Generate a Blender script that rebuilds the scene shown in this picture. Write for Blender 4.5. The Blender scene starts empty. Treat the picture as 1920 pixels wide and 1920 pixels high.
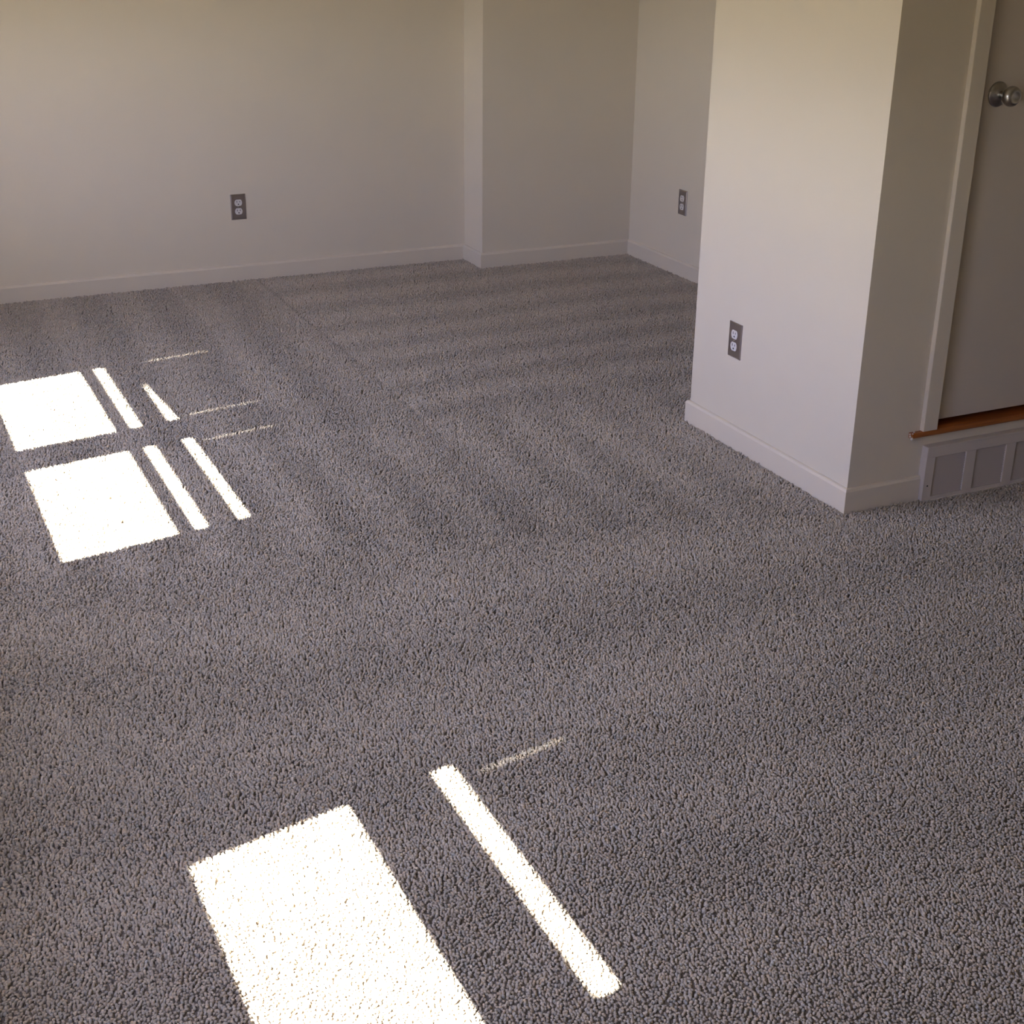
import bpy, bmesh, math, random
import numpy as np
from mathutils import Vector, Matrix

random.seed(7)
rng = np.random.default_rng(11)
SC = bpy.context.scene
COL = SC.collection

# ------------------------------------------------------------------ camera
cam_d = bpy.data.cameras.new('camera')
cam_d.sensor_fit = 'HORIZONTAL'
cam_d.sensor_width = 36.0
cam_d.lens = 36.0 * 2649.04 / 1920.0
cam_d.clip_start = 0.05
cam = bpy.data.objects.new('camera', cam_d)
COL.objects.link(cam)
PITCH, ROLL, YAW = 0.408537, 0.012243, 0.444642
fw = Vector((0, math.cos(PITCH), -math.sin(PITCH)))
up = Vector((0, math.sin(PITCH), math.cos(PITCH)))
rt = Vector((1, 0, 0))
rt2 = rt * math.cos(ROLL) + up * math.sin(ROLL)
up2 = -rt * math.sin(ROLL) + up * math.cos(ROLL)
Rz = Matrix.Rotation(-YAW, 3, 'Z')
a, b, c = Rz @ rt2, Rz @ up2, Rz @ (-fw)
m3 = Matrix((a, b, c)).transposed()
cam.matrix_world = Matrix.Translation((0, 0, 1.64)) @ m3.to_4x4()
SC.camera = cam

# ------------------------------------------------------------------ world, sun, exposure
W = bpy.data.worlds.new('sky')
SC.world = W
W.use_nodes = True
nt = W.node_tree
nt.nodes.clear()
wo = nt.nodes.new('ShaderNodeOutputWorld')
bg = nt.nodes.new('ShaderNodeBackground')
tc = nt.nodes.new('ShaderNodeTexCoord')
sp = nt.nodes.new('ShaderNodeSeparateXYZ')
rp = nt.nodes.new('ShaderNodeValToRGB')
mp = nt.nodes.new('ShaderNodeMapRange')
nt.links.new(tc.outputs['Generated'], sp.inputs[0])
nt.links.new(sp.outputs['Z'], mp.inputs['Value'])
mp.inputs['From Min'].default_value = -1
mp.inputs['From Max'].default_value = 1
nt.links.new(mp.outputs[0], rp.inputs[0])
nt.links.new(rp.outputs[0], bg.inputs[0])
nt.links.new(bg.outputs[0], wo.inputs[0])
e = rp.color_ramp.elements
e[0].position = 0.0;  e[0].color = (0.34, 0.335, 0.28, 1)
e[1].position = 1.0;  e[1].color = (0.45, 0.48, 0.76, 1)
for pos, colr in ((0.47, (0.34, 0.335, 0.28, 1)), (0.53, (0.86, 0.90, 1.04, 1)), (0.62, (0.72, 0.81, 1.34, 1)), (0.78, (0.60, 0.67, 1.06, 1))):
    q = e.new(pos); q.color = colr
bg.inputs['Strength'].default_value = 6.2

sun_d = bpy.data.lights.new('sun', 'SUN')
sun_d.energy = 32.0
sun_d.angle = math.radians(0.53)
sun_d.color = (1.0, 0.94, 0.82)
sun = bpy.data.objects.new('sun', sun_d)
COL.objects.link(sun)
GX, TY = 0.887, 0.185                       # the sun's travel in X per metre of drop, and in Y per metre of X
sdir = Vector((GX, GX * TY, -1)).normalized()
sun.rotation_mode = 'QUATERNION'
sun.rotation_quaternion = (-sdir).to_track_quat('Z', 'Y')
sun.location = (-6, -1, 7)

vs = SC.view_settings
vs.view_transform = 'Standard'
vs.look = 'None'
vs.gamma = 1.0
vs.use_curve_mapping = False
vs.exposure = 1.84
SC.display_settings.display_device = 'sRGB'
cy = SC.cycles
cy.max_bounces = 10
cy.diffuse_bounces = 7
cy.glossy_bounces = 4
cy.transmission_bounces = 6
cy.sample_clamp_indirect = 6.0
cy.use_denoising = True
try:
    cy.denoiser = 'OPENIMAGEDENOISE'
    cy.denoising_input_passes = 'RGB_ALBEDO_NORMAL'
except Exception:
    pass

# ------------------------------------------------------------------ materials
def material(name, color, rough=0.6, metal=0.0, spec=0.5, bump=0.0, bscale=200.0, mottle=0.0, mscale=3.0):
    m = bpy.data.materials.new(name)
    m.use_nodes = True
    n = m.node_tree
    p = n.nodes['Principled BSDF']
    p.inputs['Base Color'].default_value = (*color, 1)
    p.inputs['Roughness'].default_value = rough
    p.inputs['Metallic'].default_value = metal
    p.inputs['Specular IOR Level'].default_value = spec
    t = n.nodes.new('ShaderNodeTexCoord')
    if mottle:
        no = n.nodes.new('ShaderNodeTexNoise')
        no.inputs['Scale'].default_value = mscale
        no.inputs['Detail'].default_value = 4
        r = n.nodes.new('ShaderNodeMapRange')
        r.inputs['From Min'].default_value = 0.3
        r.inputs['From Max'].default_value = 0.7
        r.inputs['To Min'].default_value = 1 - mottle
        r.inputs['To Max'].default_value = 1 + mottle
        mx = n.nodes.new('ShaderNodeVectorMath')
        mx.operation = 'SCALE'
        mx.inputs[0].default_value = color
        n.links.new(t.outputs['Object'], no.inputs['Vector'])
        n.links.new(no.outputs['Fac'], r.inputs['Value'])
        n.links.new(r.outputs[0], mx.inputs['Scale'])
        n.links.new(mx.outputs[0], p.inputs['Base Color'])
    if bump:
        no = n.nodes.new('ShaderNodeTexNoise')
        no.inputs['Scale'].default_value = bscale
        no.inputs['Detail'].default_value = 3
        bu = n.nodes.new('ShaderNodeBump')
        bu.inputs['Strength'].default_value = bump
        bu.inputs['Distance'].default_value = 0.002
        n.links.new(t.outputs['Object'], no.inputs['Vector'])
        n.links.new(no.outputs['Fac'], bu.inputs['Height'])
        n.links.new(bu.outputs[0], p.inputs['Normal'])
    return m

WALL = material('cream_wall_paint', (0.70, 0.642, 0.535), 0.75, bump=0.12, bscale=140, spec=0.25, mottle=0.012)
CEIL = material('ceiling_paint', (0.62, 0.56, 0.45), 0.9, spec=0.2, bump=0.2, bscale=90)
TRIM = material('trim_paint', (0.70, 0.64, 0.54), 0.5, spec=0.4, bump=0.05, bscale=60)
DOOR = material('door_paint', (0.60, 0.545, 0.48), 0.5, spec=0.4, bump=0.04, bscale=50)
SUB = material('carpet_backing', (0.17, 0.145, 0.125), 0.95, spec=0.0, bump=0.3, bscale=400)
STEEL = material('brushed_steel', (0.42, 0.385, 0.385), 0.34, metal=1.0, bump=0.03, bscale=500)
NICKEL = material('satin_nickel', (0.46, 0.45, 0.44), 0.28, metal=1.0)
IVORY = material('white_plastic', (0.72, 0.70, 0.68), 0.35)
SLOT = material('dark_slot', (0.02, 0.017, 0.015), 0.8)
VENT = material('vent_enamel', (0.60, 0.55, 0.51), 0.5, spec=0.4)
LOUV = material('louvre_enamel', (0.50, 0.45, 0.42), 0.55, spec=0.35)
DARK = material('closet_darkness', (0.06, 0.05, 0.045), 0.9)  # near-black colour stands in for the shade inside the closet
OUTER = material('siding', (0.6, 0.58, 0.55), 0.8)
DRIP = material('dried_paint', (0.75, 0.71, 0.67), 0.5)

def wood():
    m = bpy.data.materials.new('orange_oak')
    m.use_nodes = True
    n = m.node_tree
    p = n.nodes['Principled BSDF']
    t = n.nodes.new('ShaderNodeTexCoord')
    mpn = n.nodes.new('ShaderNodeMapping')
    mpn.inputs['Scale'].default_value = (2.0, 60, 60)
    no = n.nodes.new('ShaderNodeTexNoise')
    no.inputs['Scale'].default_value = 2.5
    no.inputs['Detail'].default_value = 6
    r = n.nodes.new('ShaderNodeValToRGB')
    r.color_ramp.elements[0].position = 0.3
    r.color_ramp.elements[0].color = (0.23, 0.065, 0.012, 1)
    r.color_ramp.elements[1].position = 0.75
    r.color_ramp.elements[1].color = (0.48, 0.16, 0.035, 1)
    n.links.new(t.outputs['Object'], mpn.inputs[0])
    n.links.new(mpn.outputs[0], no.inputs['Vector'])
    n.links.new(no.outputs['Fac'], r.inputs[0])
    n.links.new(r.outputs[0], p.inputs['Base Color'])
    p.inputs['Roughness'].default_value = 0.4
    return m
WOOD = wood()

def shade_cloth():
    m = bpy.data.materials.new('shade_cloth')
    m.use_nodes = True
    n = m.node_tree
    p = n.nodes['Principled BSDF']
    p.inputs['Base Color'].default_value = (0.75, 0.68, 0.52, 1)
    p.inputs['Roughness'].default_value = 0.9
    tr = n.nodes.new('ShaderNodeBsdfTranslucent')
    tr.inputs['Color'].default_value = (0.62, 0.53, 0.36, 1)
    mx = n.nodes.new('ShaderNodeMixShader')
    mx.inputs[0].default_value = 0.30
    o = n.nodes['Material Output']
    n.links.new(p.outputs[0], mx.inputs[1])
    n.links.new(tr.outputs[0], mx.inputs[2])
    n.links.new(mx.outputs[0], o.inputs[0])
    return m
CLOTH = shade_cloth()

def carpet_mat():
    m = bpy.data.materials.new('carpet_yarn')
    m.use_nodes = True
    n = m.node_tree
    p = n.nodes['Principled BSDF']
    at = n.nodes.new('ShaderNodeAttribute')
    at.attribute_name = 'yarn'
    n.links.new(at.outputs['Color'], p.inputs['Base Color'])
    p.inputs['Roughness'].default_value = 0.9
    p.inputs['Specular IOR Level'].default_value = 0.15
    p.inputs['Sheen Weight'].default_value = 0.15
    p.inputs['Sheen Roughness'].default_value = 0.5
    return m
YARN = carpet_mat()

# ------------------------------------------------------------------ mesh helpers
def add_box(bm, lo, hi, bevel=0.0, seg=2):
    ret = bmesh.ops.create_cube(bm, size=1)
    vs_ = ret['verts']
    for v in vs_:
        v.co = Vector([(lo[i] + hi[i]) / 2 + v.co[i] * (hi[i] - lo[i]) for i in range(3)])
    if bevel:
        es = list({ed for v in vs_ for ed in v.link_edges})
        bmesh.ops.bevel(bm, geom=es, offset=bevel, segments=seg, affect='EDGES', profile=0.5)

def add_poly(bm, pts, ext):
    """prism: polygon pts (3-D, planar) pushed by vector ext"""
    n = len(pts)
    a_ = [bm.verts.new(p) for p in pts]
    b_ = [bm.verts.new(Vector(p) + Vector(ext)) for p in pts]
    bm.faces.new(a_)
    bm.faces.new(b_[::-1])
    for i in range(n):
        bm.faces.new((a_[i], b_[i], b_[(i + 1) % n], a_[(i + 1) % n]))

def add_lathe(bm, prof, M, n=40):
    """prof: list of (r, z); turned about local z, placed by matrix M"""
    rings = []
    for r, z in prof:
        if r < 1e-6:
            rings.append([bm.verts.new(M @ Vector((0, 0, z)))])
        else:
            rings.append([bm.verts.new(M @ Vector((r * math.cos(2 * math.pi * k / n), r * math.sin(2 * math.pi * k / n), z))) for k in range(n)])
    for A, B in zip(rings, rings[1:]):
        for k in range(n):
            k2 = (k + 1) % n
            if len(A) == 1 and len(B) == 1:
                continue
            if len(A) == 1:
                bm.faces.new((A[0], B[k], B[k2]))
            elif len(B) == 1:
                bm.faces.new((A[k], B[0], A[k2]))
            else:
                bm.faces.new((A[k], B[k], B[k2], A[k2]))

def build(name, bm, mat, parent=None, smooth=False):
    bmesh.ops.recalc_face_normals(bm, faces=bm.faces)
    me = bpy.data.meshes.new(name)
    bm.to_mesh(me)
    bm.free()
    me.materials.append(mat)
    if smooth:
        for p in me.polygons:
            p.use_smooth = True
    o = bpy.data.objects.new(name, me)
    COL.objects.link(o)
    if parent:
        o.parent = parent
    return o

def struct(name, bm, mat, label=None):
    o = build(name, bm, mat)
    o['kind'] = 'structure'
    if label:
        o['label'] = label
    return o

def boxes(lst, bevel=0.0):
    bm = bmesh.new()
    for lo, hi in lst:
        add_box(bm, lo, hi, bevel)
    return bm

# ------------------------------------------------------------------ the room (metres; X to the right, Y away, camera over the origin)
XL = -0.45                       # left wall, inner face
YB, YS = 6.364, 6.149            # back wall and its stepped-out part
XJ, XF = 2.754, 3.563            # the step, the alcove's side wall
XP, YR = 2.517, 3.017            # pier: left face, front face (the wall with the door)
YP = 3.877                       # pier: rear face
XE, YN = 4.8, -1.6               # far right and rear ends of the room
HC = 2.52

bm = bmesh.new()
add_box(bm, (XL - 0.3, YN - 0.2, -0.12), (XE + 0.2, YB + 0.2, 0.0))
floor = struct('floor', bm, SUB, 'greige cut-pile carpet floor with vacuum tracks and bright sun patches')

struct('ceiling', boxes([((XL - 0.2, YN - 0.2, HC), (XE + 0.2, YB + 0.2, HC + 0.1))]), CEIL, 'cream painted ceiling')

# left wall with its window openings (reveals a little wider than the light openings)
WINS = [(4.318, 5.015), (3.416, 4.118), (1.299, 2.000), (0.397, 1.099)]     # light openings in Y, far to near
Z0, Z1 = 1.006, 1.966
PX = -0.50
wx0, wx1 = XL - 0.12, XL
ys = [YN - 0.1]
for y0, y1 in sorted(WINS):
    ys += [y0 - 0.045, y1 + 0.045]
ys += [YB + 0.1]
lst = [((wx0, YN - 0.1, -0.05), (wx1, YB + 0.1, Z0 - 0.13)), ((wx0, YN - 0.1, Z1 + 0.045), (wx1, YB + 0.1, HC + 0.02))]
for k in range(0, len(ys), 2):
    lst.append(((wx0, ys[k], Z0 - 0.13), (wx1, ys[k + 1], Z1 + 0.045)))
struct('wall_left', boxes(lst), WALL, 'cream left wall with the four windows')

struct('wall_back', boxes([((XL - 0.15, YB, -0.05), (XJ + 0.05, YB + 0.12, HC + 0.02))]), WALL, 'cream back wall, its longer left part')
struct('wall_alcove', boxes([((XJ, YS, -0.05), (XF + 0.1, YB + 0.12, HC + 0.02))]), WALL, 'cream stepped-out part of the back wall in the alcove')
struct('wall_alcove_right', boxes([((XF, YP - 0.01, -0.05), (XF + 0.12, YB + 0.1, HC + 0.02))]), WALL, 'cream side wall of the alcove')

# pier and the wall with the door: solid front of a closet block, door opening cut out
DX0, DX1, DZ0, DZ1 = 2.808, 3.586, 0.224, 2.30
T = 0.11
bm = bmesh.new()
add_box(bm, (XP, YR, -0.05), (DX0, YP, HC + 0.02))
struct('wall_pier', bm, WALL, 'bright cream pier end beside the alcove')
bm = boxes([((DX0, YR, -0.05), (DX1, YR + T, DZ0 - 0.018)), ((DX0, YR, DZ1), (DX1, YR + T, HC + 0.02)), ((DX1, YR, -0.05), (XE, YR + T, HC + 0.02))])
struct('wall_right', bm, WALL, 'shaded cream wall around the door')
bm = boxes([((DX0, YP - 0.08, -0.05), (4.5, YP, HC + 0.02)), ((4.4, YR + T, 0), (4.5, YP, HC)), ((DX0, YR + T, 0.10), (4.4, YP - 0.08, 0.206))])
struct('wall_closet', bm, DARK, 'dark closet interior behind the door')
struct('wall_front', boxes([((XL - 0.15, YN - 0.12, -0.05), (XE + 0.15, YN, HC + 0.02))]), WALL, 'cream wall behind the camera')
struct('wall_end', boxes([((XE, YN - 0.1, -0.05), (XE + 0.12, YR + 0.2, HC + 0.02))]), WALL, 'cream wall at the right end')

# ------------------------------------------------------------------ baseboards
BH, BT = 0.081, 0.012
def base_run(name, p0, p1, nrm, label, m0=0.0, m1=0.0):
    """board from p0 to p1 (x, y), standing off the wall along nrm; m0, m1 stretch the front at each end (mitres)"""
    p0, p1, nv = Vector((*p0, 0)), Vector((*p1, 0)), Vector((*nrm, 0))
    d = (p1 - p0).normalized()
    prof = [(0, -0.01), (BT, -0.01), (BT, BH - 0.009), (BT - 0.0035, BH - 0.002), (BT - 0.007, BH), (0, BH)]
    bm = bmesh.new()
    A = [bm.verts.new(p0 + nv * t - d * (m0 * t) + Vector((0, 0, z))) for t, z in prof]
    B = [bm.verts.new(p1 + nv * t + d * (m1 * t) + Vector((0, 0, z))) for t, z in prof]
    bm.faces.new(A); bm.faces.new(B[::-1])
    for i in range(len(prof)):
        j = (i + 1) % len(prof)
        bm.faces.new((A[i], B[i], B[j], A[j]))
    return struct(name, bm, TRIM, label)
base_run('baseboard_back', (XL, YB), (XJ, YB), (0, -1), 'cream baseboard along the back wall', 0, -1)
base_run('baseboard_step', (XJ, YB), (XJ, YS), (-1, 0), 'short cream baseboard on the return of the step', -1, 1)
base_run('baseboard_alcove', (XJ, YS), (XF, YS), (0, -1), 'cream baseboard along the alcove back', 1, -1)
base_run('baseboard_alcove_right', (XF, YS), (XF, YP), (-1, 0), 'cream baseboard on the alcove side wall', -1, -1)
base_run('baseboard_pier_rear', (XF, YP), (XP, YP), (0, 1), 'cream baseboard round the back of the pier', -1, 1)
base_run('baseboard_pier', (XP, YP), (XP, YR), (-1, 0), 'cream baseboard on the bright pier face', 1, 1)
base_run('baseboard_right', (XP, YR), (2.778, YR), (0, -1), 'short cream baseboard between pier corner and floor vent', 1, 0)
base_run('baseboard_left', (XL, YN), (XL, YB), (1, 0), 'cream baseboard under the windows', 0, -1)

# ------------------------------------------------------------------ windows on the left (their light falls on the carpet)
def zx(x):                       # the height in the window plane whose sun ray lands on the floor at X = x
    return (x - PX) / GX + 0.006

def window(k, y0, y1, bars, label):
    f = 0.045
    th = 0.012
    bm = boxes([((PX - th, y0 - f, Z0 - 0.14), (PX, y1 + f, Z0)), ((PX - th, y0 - f, Z1), (PX, y1 + f, Z1 + f)),
                ((PX - th, y0 - f, Z0), (PX, y0, Z1)), ((PX - th, y1, Z0), (PX, y1 + f, Z1))])
    w = struct('window_%d' % k, bm, TRIM, label)
    bm = boxes([((PX - th, y0, bars[0]), (PX, y1, bars[1]))])
    build('meeting_rail', bm, TRIM, w)
    bm = bmesh.new()
    add_poly(bm, [(XL, y0 - 0.07, Z0 - 0.13), (XL + 0.04, y0 - 0.07, Z0 - 0.13), (XL + 0.04, y0 - 0.07, Z0 - 0.15), (XL, y0 - 0.07, Z0 - 0.15)], (0, y1 - y0 + 0.14, 0))
    build('window_sill', bm, TRIM, w)
    return w

g_ = zx
shades = []
for k, (y0, y1) in enumerate(WINS):
    far = k < 2
    r0, r1 = (g_(0.713), g_(0.763)) if far else (g_(0.7175), g_(0.80))
    window(k + 1, y0, y1, (r0, r1), ('farthest', 'second farthest', 'second nearest', 'nearest')[k] + ' sash window in the left wall')
    # roller shade: cloth panel plus hem rail; slits between them let thin bars of sun through
    root = bpy.data.objects.new('roller_shade', None)
    COL.objects.link(root)
    root.location = (PX, (y0 + y1) / 2, Z1)
    root['label'] = ('cream roller shade, %s, in the ' % ('unseen and set low to dim the near carpet' if k == 3 else 'half raised')) + ('farthest', 'second farthest', 'second nearest', 'nearest')[k] + ' left window'
    root['category'] = 'window shade'
    root['group'] = 'roller shades in the left windows'
    inv = Matrix.Translation(-root.location)
    def rel(bm):
        bmesh.ops.transform(bm, matrix=inv, verts=bm.verts)
        return bm
    GAP = 0.0007 if k == 2 else 0.0010                  # slits beside the cloth, and how far each lies inside the opening
    slits = ([4.340, 5.003], [4.077], [1.950], [])[k]
    if far:
        hem0, hem1, cl = g_(0.794), g_(0.894), g_(0.917)
    elif k == 2:
        hem0, hem1, cl = g_(0.80) - 0.002, g_(0.908), g_(0.946)
    else:
        hem0, hem1, cl = Z0 + 0.19, Z0 + 0.22, Z0 + 0.215  # nearest shade, out of view, lowered to darken the carpet close by
    zs = g_(1.0) if k == 2 else g_(0.955)          # the slits begin here
    bm = bmesh.new()
    t_ = (-0.001, 0, 0)
    lo = [(PX, y0, cl), (PX, y1, cl)]
    if k == 0:
        lo = [(PX, y0, cl + 0.002), (PX, 4.79, hem1 - 0.001), (PX, y1, hem1 - 0.004)]
    add_poly(bm, lo + [(PX, y1, zs), (PX, y0, zs)], t_)
    cut = [y0] + [v for c_ in slits for v in (c_ - GAP / 2, c_ + GAP / 2)] + [y1]
    for i in range(0, len(cut), 2):
        add_poly(bm, [(PX, cut[i], zs), (PX, cut[i + 1], zs), (PX, cut[i + 1], Z1), (PX, cut[i], Z1)], t_)
    build('shade_cloth', rel(bm), CLOTH, root)
    bm = boxes([((PX - 0.004, y0, hem0), (PX, y1, hem1))])
    build('hem_rail', rel(bm), TRIM, root)
    bm = bmesh.new()
    M = Matrix.Translation((PX + 0.026, y0 - 0.02, Z1 + 0.02)) @ Matrix.Rotation(-math.pi / 2, 4, 'X')
    add_lathe(bm, [(0, 0), (0.022, 0), (0.022, y1 - y0 + 0.04), (0, y1 - y0 + 0.04)], M, 24)
    build('roller', rel(bm), TRIM, root, True)

for k, (y0, y1) in enumerate(((3.38, 5.05), (0.36, 2.04))):      # sky portals in the two pairs of windows
    ld = bpy.data.lights.new('sky_portal', 'AREA')
    ld.shape = 'RECTANGLE'
    ld.size = 1.05
    ld.size_y = y1 - y0
    ld.cycles.is_portal = True
    lo = bpy.data.objects.new('sky_portal', ld)
    COL.objects.link(lo)
    lo.location = (XL - 0.13, (y0 + y1) / 2, (Z0 + Z1) / 2)
    lo.rotation_euler = (0, -math.pi / 2, 0)

# ------------------------------------------------------------------ door, casing, sill
YD = 3.030
bm = bmesh.new()
add_box(bm, (2.8165, YD, 0.243), (3.578, YD + 0.035, 2.292), 0.0015, 1)
door = struct('door_1', bm, DOOR, 'flat cream closet door raised one step above the floor')
# knob
KX, KZ = 2.889, 1.172
knob = bpy.data.objects.new('door_knob', None)
COL.objects.link(knob)
knob.parent = door
knob.location = (KX, YD, KZ)
knob['label'] = 'satin nickel round knob'
Mk = Matrix.Rotation(math.pi / 2, 4, 'X')
bm = bmesh.new()
add_lathe(bm, [(0, 0), (0.0335, 0), (0.0335, 0.003), (0.031, 0.0055), (0.024, 0.0085), (0.016, 0.0125), (0.013, 0.016), (0, 0.016)], Mk, 48)
build('rosette', bm, NICKEL, knob, True)
bm = bmesh.new()
add_lathe(bm, [(0, 0.012), (0.0115, 0.012), (0.0105, 0.024), (0.013, 0.030), (0.020, 0.036), (0.0255, 0.044), (0.0275, 0.052), (0.0262, 0.060),
               (0.021, 0.0665), (0.0145, 0.0695), (0.013, 0.0685), (0, 0.0680)], Mk, 48)
build('knob', bm, NICKEL, knob, True)

def casing():
    cy0, cy1 = YR - 0.016, YR
    bm = bmesh.new()
    for x0, x1 in ((2.761, 2.8135), (3.580, 3.6325)):
        add_box(bm, (x0, cy0, DZ0), (x1, cy1 + 0.001, 2.350), 0.0022, 2)
    add_box(bm, (2.8135, cy0, 2.2965), (3.580, cy1 + 0.001, 2.350), 0.0022, 2)
    # jamb lining of the opening, with the stop the door shuts against
    for x0, x1 in ((DX0, 2.8135), (3.580, DX1)):
        add_box(bm, (x0, cy1, DZ0), (x1, YR + T, 2.30))
    add_box(bm, (DX0, cy1, 2.295), (DX1, YR + T, 2.30))
    return bm
struct('trim_1', casing(), TRIM, 'cream painted casing framing the raised door')

bm = bmesh.new()
xs0, xs1 = 2.722, 3.672
yf, zt, zb = 2.998, 0.2235, 0.2075
prof = [(YR + T, zb)] + [(yf + 0.007 - 0.007 * math.sin(t), (zt + zb) / 2 - 0.008 * math.cos(t)) for t in [i * math.pi / 8 for i in range(9)]] + [(YR + T, zt)]
# body inside the opening, horns beyond it in front of the wall only
pa = [(DX0 + 0.0005, y, z) for y, z in prof]
add_poly(bm, pa, (DX1 - DX0 - 0.001, 0, 0))
prof2 = [(YR, zb)] + prof[1:-1] + [(YR, zt)]
add_poly(bm, [(xs0, y, z) for y, z in prof2], (DX0 + 0.0005 - xs0, 0, 0))
add_poly(bm, [(DX1 - 0.0005, y, z) for y, z in prof2], (xs1 - DX1, 0, 0))
sill = struct('trim_2', bm, WOOD, 'orange stained wooden door sill above the floor vent')
bm = bmesh.new()
for cx_, cy_, cz_, r_ in ((2.720, 3.000, 0.209, 0.0042), (2.7165, 3.004, 0.2155, 0.003), (2.724, 3.003, 0.2225, 0.0025), (2.7185, 3.008, 0.221, 0.0026), (2.7345, 3.010, 0.2245, 0.0028)):
    M = Matrix.Translation((cx_, cy_, cz_)) @ Matrix.Diagonal((r_, r_, r_ * 1.2, 1))
    bmesh.ops.create_icosphere(bm, subdivisions=2, radius=1.0, matrix=M)
d_ = build('paint_drip', bm, DRIP, sill, True)
d_['label'] = 'white dried paint drips'

# ------------------------------------------------------------------ floor vent under the sill
vent = bpy.data.objects.new('floor_vent', None)
COL.objects.link(vent)
VX0, VX1, VY, VH = 2.779, 3.598, 2.990, 0.176
vent.location = ((VX0 + VX1) / 2, YR, 0)
vent['label'] = 'long low off-white vent register under the orange door sill'
vent['category'] = 'vent'
inv = Matrix.Translation(-vent.location)
PAN = [(2.811 + 0.157 * i, 2.931 + 0.157 * i) for i in range(5)]
PZ0, PZ1 = 0.016, 0.141
bm = bmesh.new()
add_box(bm, (VX0, VY, PZ1), (VX1, YR, VH), 0.0015, 1)
add_box(bm, (VX0, VY, -0.005), (VX1, YR, PZ0), 0.0, 1)
edges_x = [VX0] + [x for p in PAN for x in p] + [VX1]
for k in range(0, len(edges_x), 2):
    add_box(bm, (edges_x[k], VY, PZ0 - 0.0005), (edges_x[k + 1], YR, PZ1 + 0.0005))
add_box(bm, (VX0 - 0.001, VY - 0.006, -0.005), (VX1, VY, 0.007), 0.0015, 1)
add_box(bm, (VX0, VY - 0.0018, VH - 0.004), (VX1, VY, VH), 0.0008, 1)
bmesh.ops.transform(bm, matrix=inv, verts=bm.verts)
build('register_frame', bm, VENT, vent)
for x0, x1 in PAN:
    bm = bmesh.new()
    add_box(bm, (x0, YR - 0.006, PZ0), (x1, YR - 0.002, PZ1))
    nl = 16
    for i in range(nl):
        z = PZ0 + (i + 0.5) * (PZ1 - PZ0) / nl
        h = (PZ1 - PZ0) / nl * 0.80
        add_poly(bm, [(x0, VY + 0.003, z - h / 2), (x0, VY + 0.0045, z - h / 2), (x0, VY + 0.0095, z + h / 2), (x0, VY + 0.008, z + h / 2)], (x1 - x0, 0, 0))
    bmesh.ops.transform(bm, matrix=inv, verts=bm.verts)
    build('louvre_panel', bm, LOUV, vent)
bm = bmesh.new()
M = Matrix.Translation((2.7945, VY + 0.0005, 0.052)) @ Matrix.Rotation(math.pi / 2, 4, 'X')
add_lathe(bm, [(0, 0), (0.0028, 0), (0.0024, 0.0012), (0, 0.0016)], M, 16)
bmesh.ops.transform(bm, matrix=inv, verts=bm.verts)
build('screw', bm, SLOT, vent)

# ------------------------------------------------------------------ wall outlets
def outlet(loc, rotz, label):
    """built facing -Y at the origin, standing off the wall plane y = 0"""
    r = bpy.data.objects.new('wall_outlet', None)
    COL.objects.link(r)
    r.location = loc
    r.rotation_euler = (0, 0, rotz)
    r['label'] = label
    r['category'] = 'outlet'
    r['group'] = 'duplex outlets low on the walls'
    w, h, t = 0.035, 0.0572, 0.0052
    bm = bmesh.new()
    o_ = [(-w, -h), (w, -h), (w, h), (-w, h)]
    i_ = [(-w + .004, -h + .004), (w - .004, -h + .004), (w - .004, h - .004), (-w + .004, h - .004)]
    A = [bm.verts.new((x, 0, z)) for x, z in o_]
    B = [bm.verts.new((x, -t * 0.45, z)) for x, z in o_]
    C = [bm.verts.new((x, -t, z)) for x, z in i_]
    for P, Q in ((A, B), (B, C)):
        for k in range(4):
            bm.faces.new((P[k], P[(k + 1) % 4], Q[(k + 1) % 4], Q[k]))
    bm.faces.new(C); bm.faces.new(A[::-1])
    build('cover_plate', bm, STEEL, r)
    for s in (-1, 1):
        bm = bmesh.new()
        zc = s * 0.0195
        pts = []
        R, flat = 0.0172, 0.0138
        for k in range(40):
            an = 2 * math.pi * k / 40
            x, z = R * math.cos(an), R * math.sin(an)
            z = max(-flat, min(flat, z))
            pts.append((x, -t + 0.0002, zc + z))
        add_poly(bm, pts, (0, -0.0016, 0))
        f = build('receptacle', bm, IVORY, r)
        bm = bmesh.new()
        y = -t - 0.0016
        add_box(bm, (-0.0076, y, zc + 0.0005), (-0.0054, y + 0.0006, zc + 0.0088))
        add_box(bm, (0.0054, y, zc + 0.0015), (0.0076, y + 0.0006, zc + 0.0078))
        bmesh.ops.translate(bm, verts=bm.verts, vec=(0, -0.0002, 0))
        M = Matrix.Translation((0, y - 0.0002, zc - 0.0068)) @ Matrix.Rotation(-math.pi / 2, 4, 'X')
        add_lathe(bm, [(0, 0.0007), (0.0028, 0.0007), (0.0028, 0), (0, 0)], M, 16)
        build('slots', bm, SLOT, f)
    bm = bmesh.new()
    M = Matrix.Translation((0, -t + 0.0003, 0)) @ Matrix.Rotation(math.pi / 2, 4, 'X')
    add_lathe(bm, [(0, 0), (0.0032, 0), (0.003, 0.0009), (0, 0.0015)], M, 16)
    build('screw', bm, NICKEL, r, True)
    return r
outlet((1.633, YB, 0.346), 0, 'steel-plated duplex outlet on the long back wall')
outlet((XP, 3.637, 0.3575), -math.pi / 2, 'dark-plated duplex outlet on the bright pier')
outlet((XF, 5.660, 0.352), -math.pi / 2, 'dark-plated duplex outlet on the alcove side wall')

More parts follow.
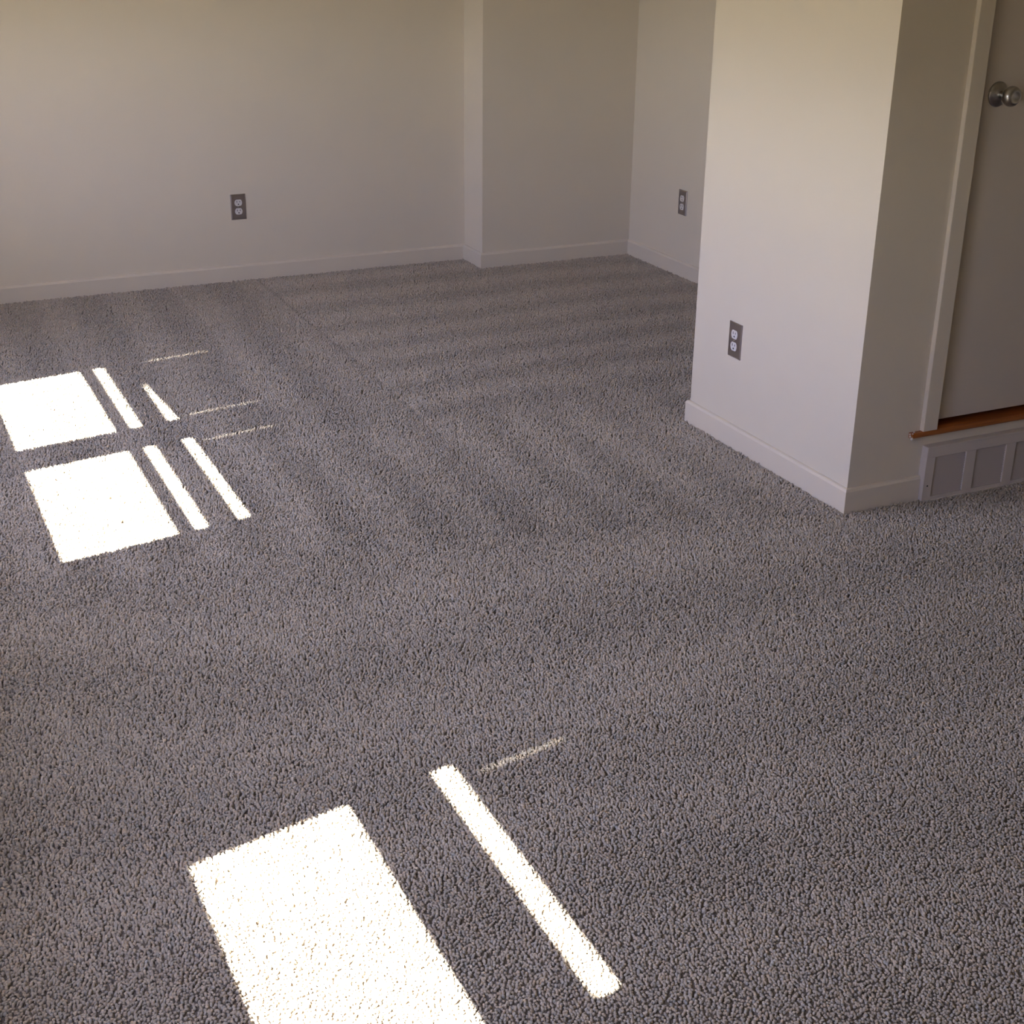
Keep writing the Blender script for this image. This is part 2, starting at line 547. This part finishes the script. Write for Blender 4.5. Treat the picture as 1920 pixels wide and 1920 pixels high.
# ------------------------------------------------------------------ carpet pile: one tuft after another, laid over by the vacuum cleaner
def smooth(v, e0, e1):
    t = np.clip((v - e0) / (e1 - e0), 0, 1)
    return t * t * (3 - 2 * t)

def value_noise(x, y, scale, seed):
    r = np.random.default_rng(seed)
    G = r.random((256, 256))
    u, v = x * scale, y * scale
    i, j = np.floor(u).astype(int), np.floor(v).astype(int)
    fu, fv = u - i, v - j
    fu, fv = fu * fu * (3 - 2 * fu), fv * fv * (3 - 2 * fv)
    g = lambda p, q: G[p % 256, q % 256]
    return (g(i, j) * (1 - fu) + g(i + 1, j) * fu) * (1 - fv) + (g(i, j + 1) * (1 - fu) + g(i + 1, j + 1) * fu) * fv

def band(v, period, phase=0.0, soft=0.35):
    return np.tanh(np.sin(2 * np.pi * (v / period + phase)) / soft)

def lay(x, y):
    """pile lay, -1 (brushed one way) .. 1 (the other)"""
    n1 = value_noise(x, y, 1.3, 3) - 0.5
    n2 = value_noise(x + 9, y, 4.0, 4) - 0.5
    yb = 3.006 + (2.514 - x) * 0.255
    yb = np.where(x < 1.085, 3.365 + (1.085 - x) * 0.10, yb) + 0.02 * n2
    far = smooth(y, 4.15, 4.35)
    right = (x > 1.695 + 0.006 * n2).astype(float)
    r1 = 0.10 + 0.80 * band(y + 0.10 * n1 + 0.02 * (x - 1.7), 0.29, -0.08, 0.9)
    r2 = 0.50 * band(x + 0.05 * n1 - 0.03 * y, 0.30, 0.35, 0.7) - 0.60
    r3 = 0.50 * band(x + 0.12 * n1, 0.24, 0.0, 0.9) - 0.05
    r4 = 0.40 * band(y + 0.30 * n1 + 0.12 * x, 0.52, 0.1, 1.0) + 0.10
    f = far * (right * r1 + (1 - right) * r2) + (1 - far) * r3
    near = (y < yb).astype(float)
    f = f - 0.55 * np.exp(-np.abs(y - yb) / 0.45) * (x > 1.05)
    f = near * r4 + (1 - near) * f
    f = f + 0.5 * n1 + 0.45 * n2
    # thin seam lines left by the vacuum head
    seam = np.exp(-((x - 1.695) / 0.007) ** 2) * (y > 4.2)
    f = f - 1.3 * seam * smooth(y, 4.5, 5.0)
    f = f + 0.9 * seam * (1 - smooth(y, 4.5, 5.0))
    f = f + 0.8 * np.exp(-((x - 1.30 + 0.02 * (y - 6)) / 0.008) ** 2) * (y > 4.9)
    f = f + 0.7 * np.exp(-((x - 1.08) / 0.03) ** 2) * (y > 3.36) * (y < 3.75)
    return f

def carpet():
    rows, yy = [], 0.85
    while yy < YB - 0.004:                    # tufts a little finer close by
        s_ = 0.0060 + 0.00045 * max(0.0, yy - 1.7)
        x1 = min(4.6, 1.0 + 0.96 * yy)
        xs = np.arange(XL + 0.004 + rng.uniform(0, s_), x1, s_)
        rows.append((xs, np.full(len(xs), yy), np.full(len(xs), s_)))
        yy += s_
    X, Y, S = (np.concatenate(v) for v in zip(*rows))
    X = X + rng.uniform(-0.46, 0.46, X.shape) * S
    Y = Y + rng.uniform(-0.46, 0.46, Y.shape) * S
    ok = (X > XL + 0.015) & (Y < YB - 0.015)
    ok &= ~((X > XJ - 0.014) & (Y > YS - 0.014))
    ok &= ~((X > XF - 0.014) & (Y > YR - 0.05))
    ok &= ~((X > XP - 0.015) & (Y > YR - 0.015) & (Y < YP + 0.015))
    ok &= ~((X > VX0 - 0.004) & (X < VX1 + 0.004) & (Y > VY - 0.010) & (Y < YR))
    X, Y, S = X[ok], Y[ok], S[ok]
    n = len(X)
    L = lay(X, Y)
    clump = value_noise(X, Y, 75.0, 21) - 0.5
    clump2 = value_noise(X + 3, Y, 75.0, 22) - 0.5
    ang = rng.uniform(0, 2 * np.pi, n)
    va = 0.70 + 0.30 * smooth(Y, 1.3, 2.8)
    lx = S * va * (0.42 * np.cos(ang) + 1.1 * clump)
    ly = S * va * (0.42 * np.sin(ang) + 1.1 * clump2 + 0.40 * L)
    H = S * (0.72 + 0.76 * smooth(Y, 1.2, 2.8) + rng.normal(0, 0.13, n) + 0.25 * clump)
    r0 = S * 0.565 * rng.uniform(0.85, 1.12, n)
    rot = rng.uniform(0, 2 * np.pi, n)
    K = 4
    lev = [(0.0, 0.0, 0.9), (0.72, 0.70, 0.95)]
    nv = K * len(lev) + 1
    co = np.empty((n, nv, 3), np.float32)
    for li, (hz, fl_, rr) in enumerate(lev):
        for k in range(K):
            a_ = rot + 2 * np.pi * k / K + 0.9 * hz
            co[:, li * K + k, 0] = X + lx * fl_ + r0 * rr * np.cos(a_)
            co[:, li * K + k, 1] = Y + ly * fl_ + r0 * rr * np.sin(a_)
            co[:, li * K + k, 2] = H * hz - 0.0006 * (li == 0)
    co[:, -1, 0] = X + lx * 1.1
    co[:, -1, 1] = Y + ly * 1.1
    co[:, -1, 2] = H
    quads, tris = [], []
    for li in range(len(lev) - 1):
        for k in range(K):
            k2 = (k + 1) % K
            quads.append((li * K + k, li * K + k2, (li + 1) * K + k2, (li + 1) * K + k))
    for k in range(K):
        tris.append(((len(lev) - 1) * K + k, (len(lev) - 1) * K + (k + 1) % K, nv - 1))
    base = (np.arange(n, dtype=np.int32) * nv)[:, None]
    q = np.array(quads, np.int32).ravel()[None] + base
    t = np.array(tris, np.int32).ravel()[None] + base
    loops = np.concatenate([q, t], 1).ravel()
    tot = np.tile(np.array([4] * len(quads) + [3] * len(tris), np.int32), n)
    start = np.concatenate([[0], np.cumsum(tot)[:-1]]).astype(np.int32)
    me = bpy.data.meshes.new('carpet_pile')
    me.vertices.add(n * nv)
    me.loops.add(len(loops))
    me.polygons.add(len(tot))
    me.vertices.foreach_set('co', co.ravel())
    me.loops.foreach_set('vertex_index', loops)
    me.polygons.foreach_set('loop_start', start)
    me.polygons.foreach_set('loop_total', tot)
    me.polygons.foreach_set('use_smooth', np.ones(len(tot), bool))
    me.update(calc_edges=True)
    # yarn colours: each tuft its own shade of greige; the light and shade of the leaning nap is painted in by lay
    br = 1 + rng.normal(0, 0.075, n) + 0.12 * np.clip(L, -2.6, 1.6)
    warm = rng.normal(0, 0.03, n)
    c = np.ones((n, 4), np.float32)
    c[:, 0] = CARPET[0] * br * (1 + warm)
    c[:, 1] = CARPET[1] * br
    c[:, 2] = CARPET[2] * br * (1 - warm)
    at = me.color_attributes.new('yarn', 'FLOAT_COLOR', 'POINT')
    at.data.foreach_set('color', np.repeat(np.clip(c, 0.02, 1), nv, axis=0).ravel())
    me.materials.append(YARN)
    o = bpy.data.objects.new('carpet_pile', me)
    COL.objects.link(o)
    o.parent = floor
    o['kind'] = 'stuff'
    o['label'] = 'greige cut pile with vacuum tracks'
    print('tufts', n)
CARPET = (0.475, 0.425, 0.362)
carpet()
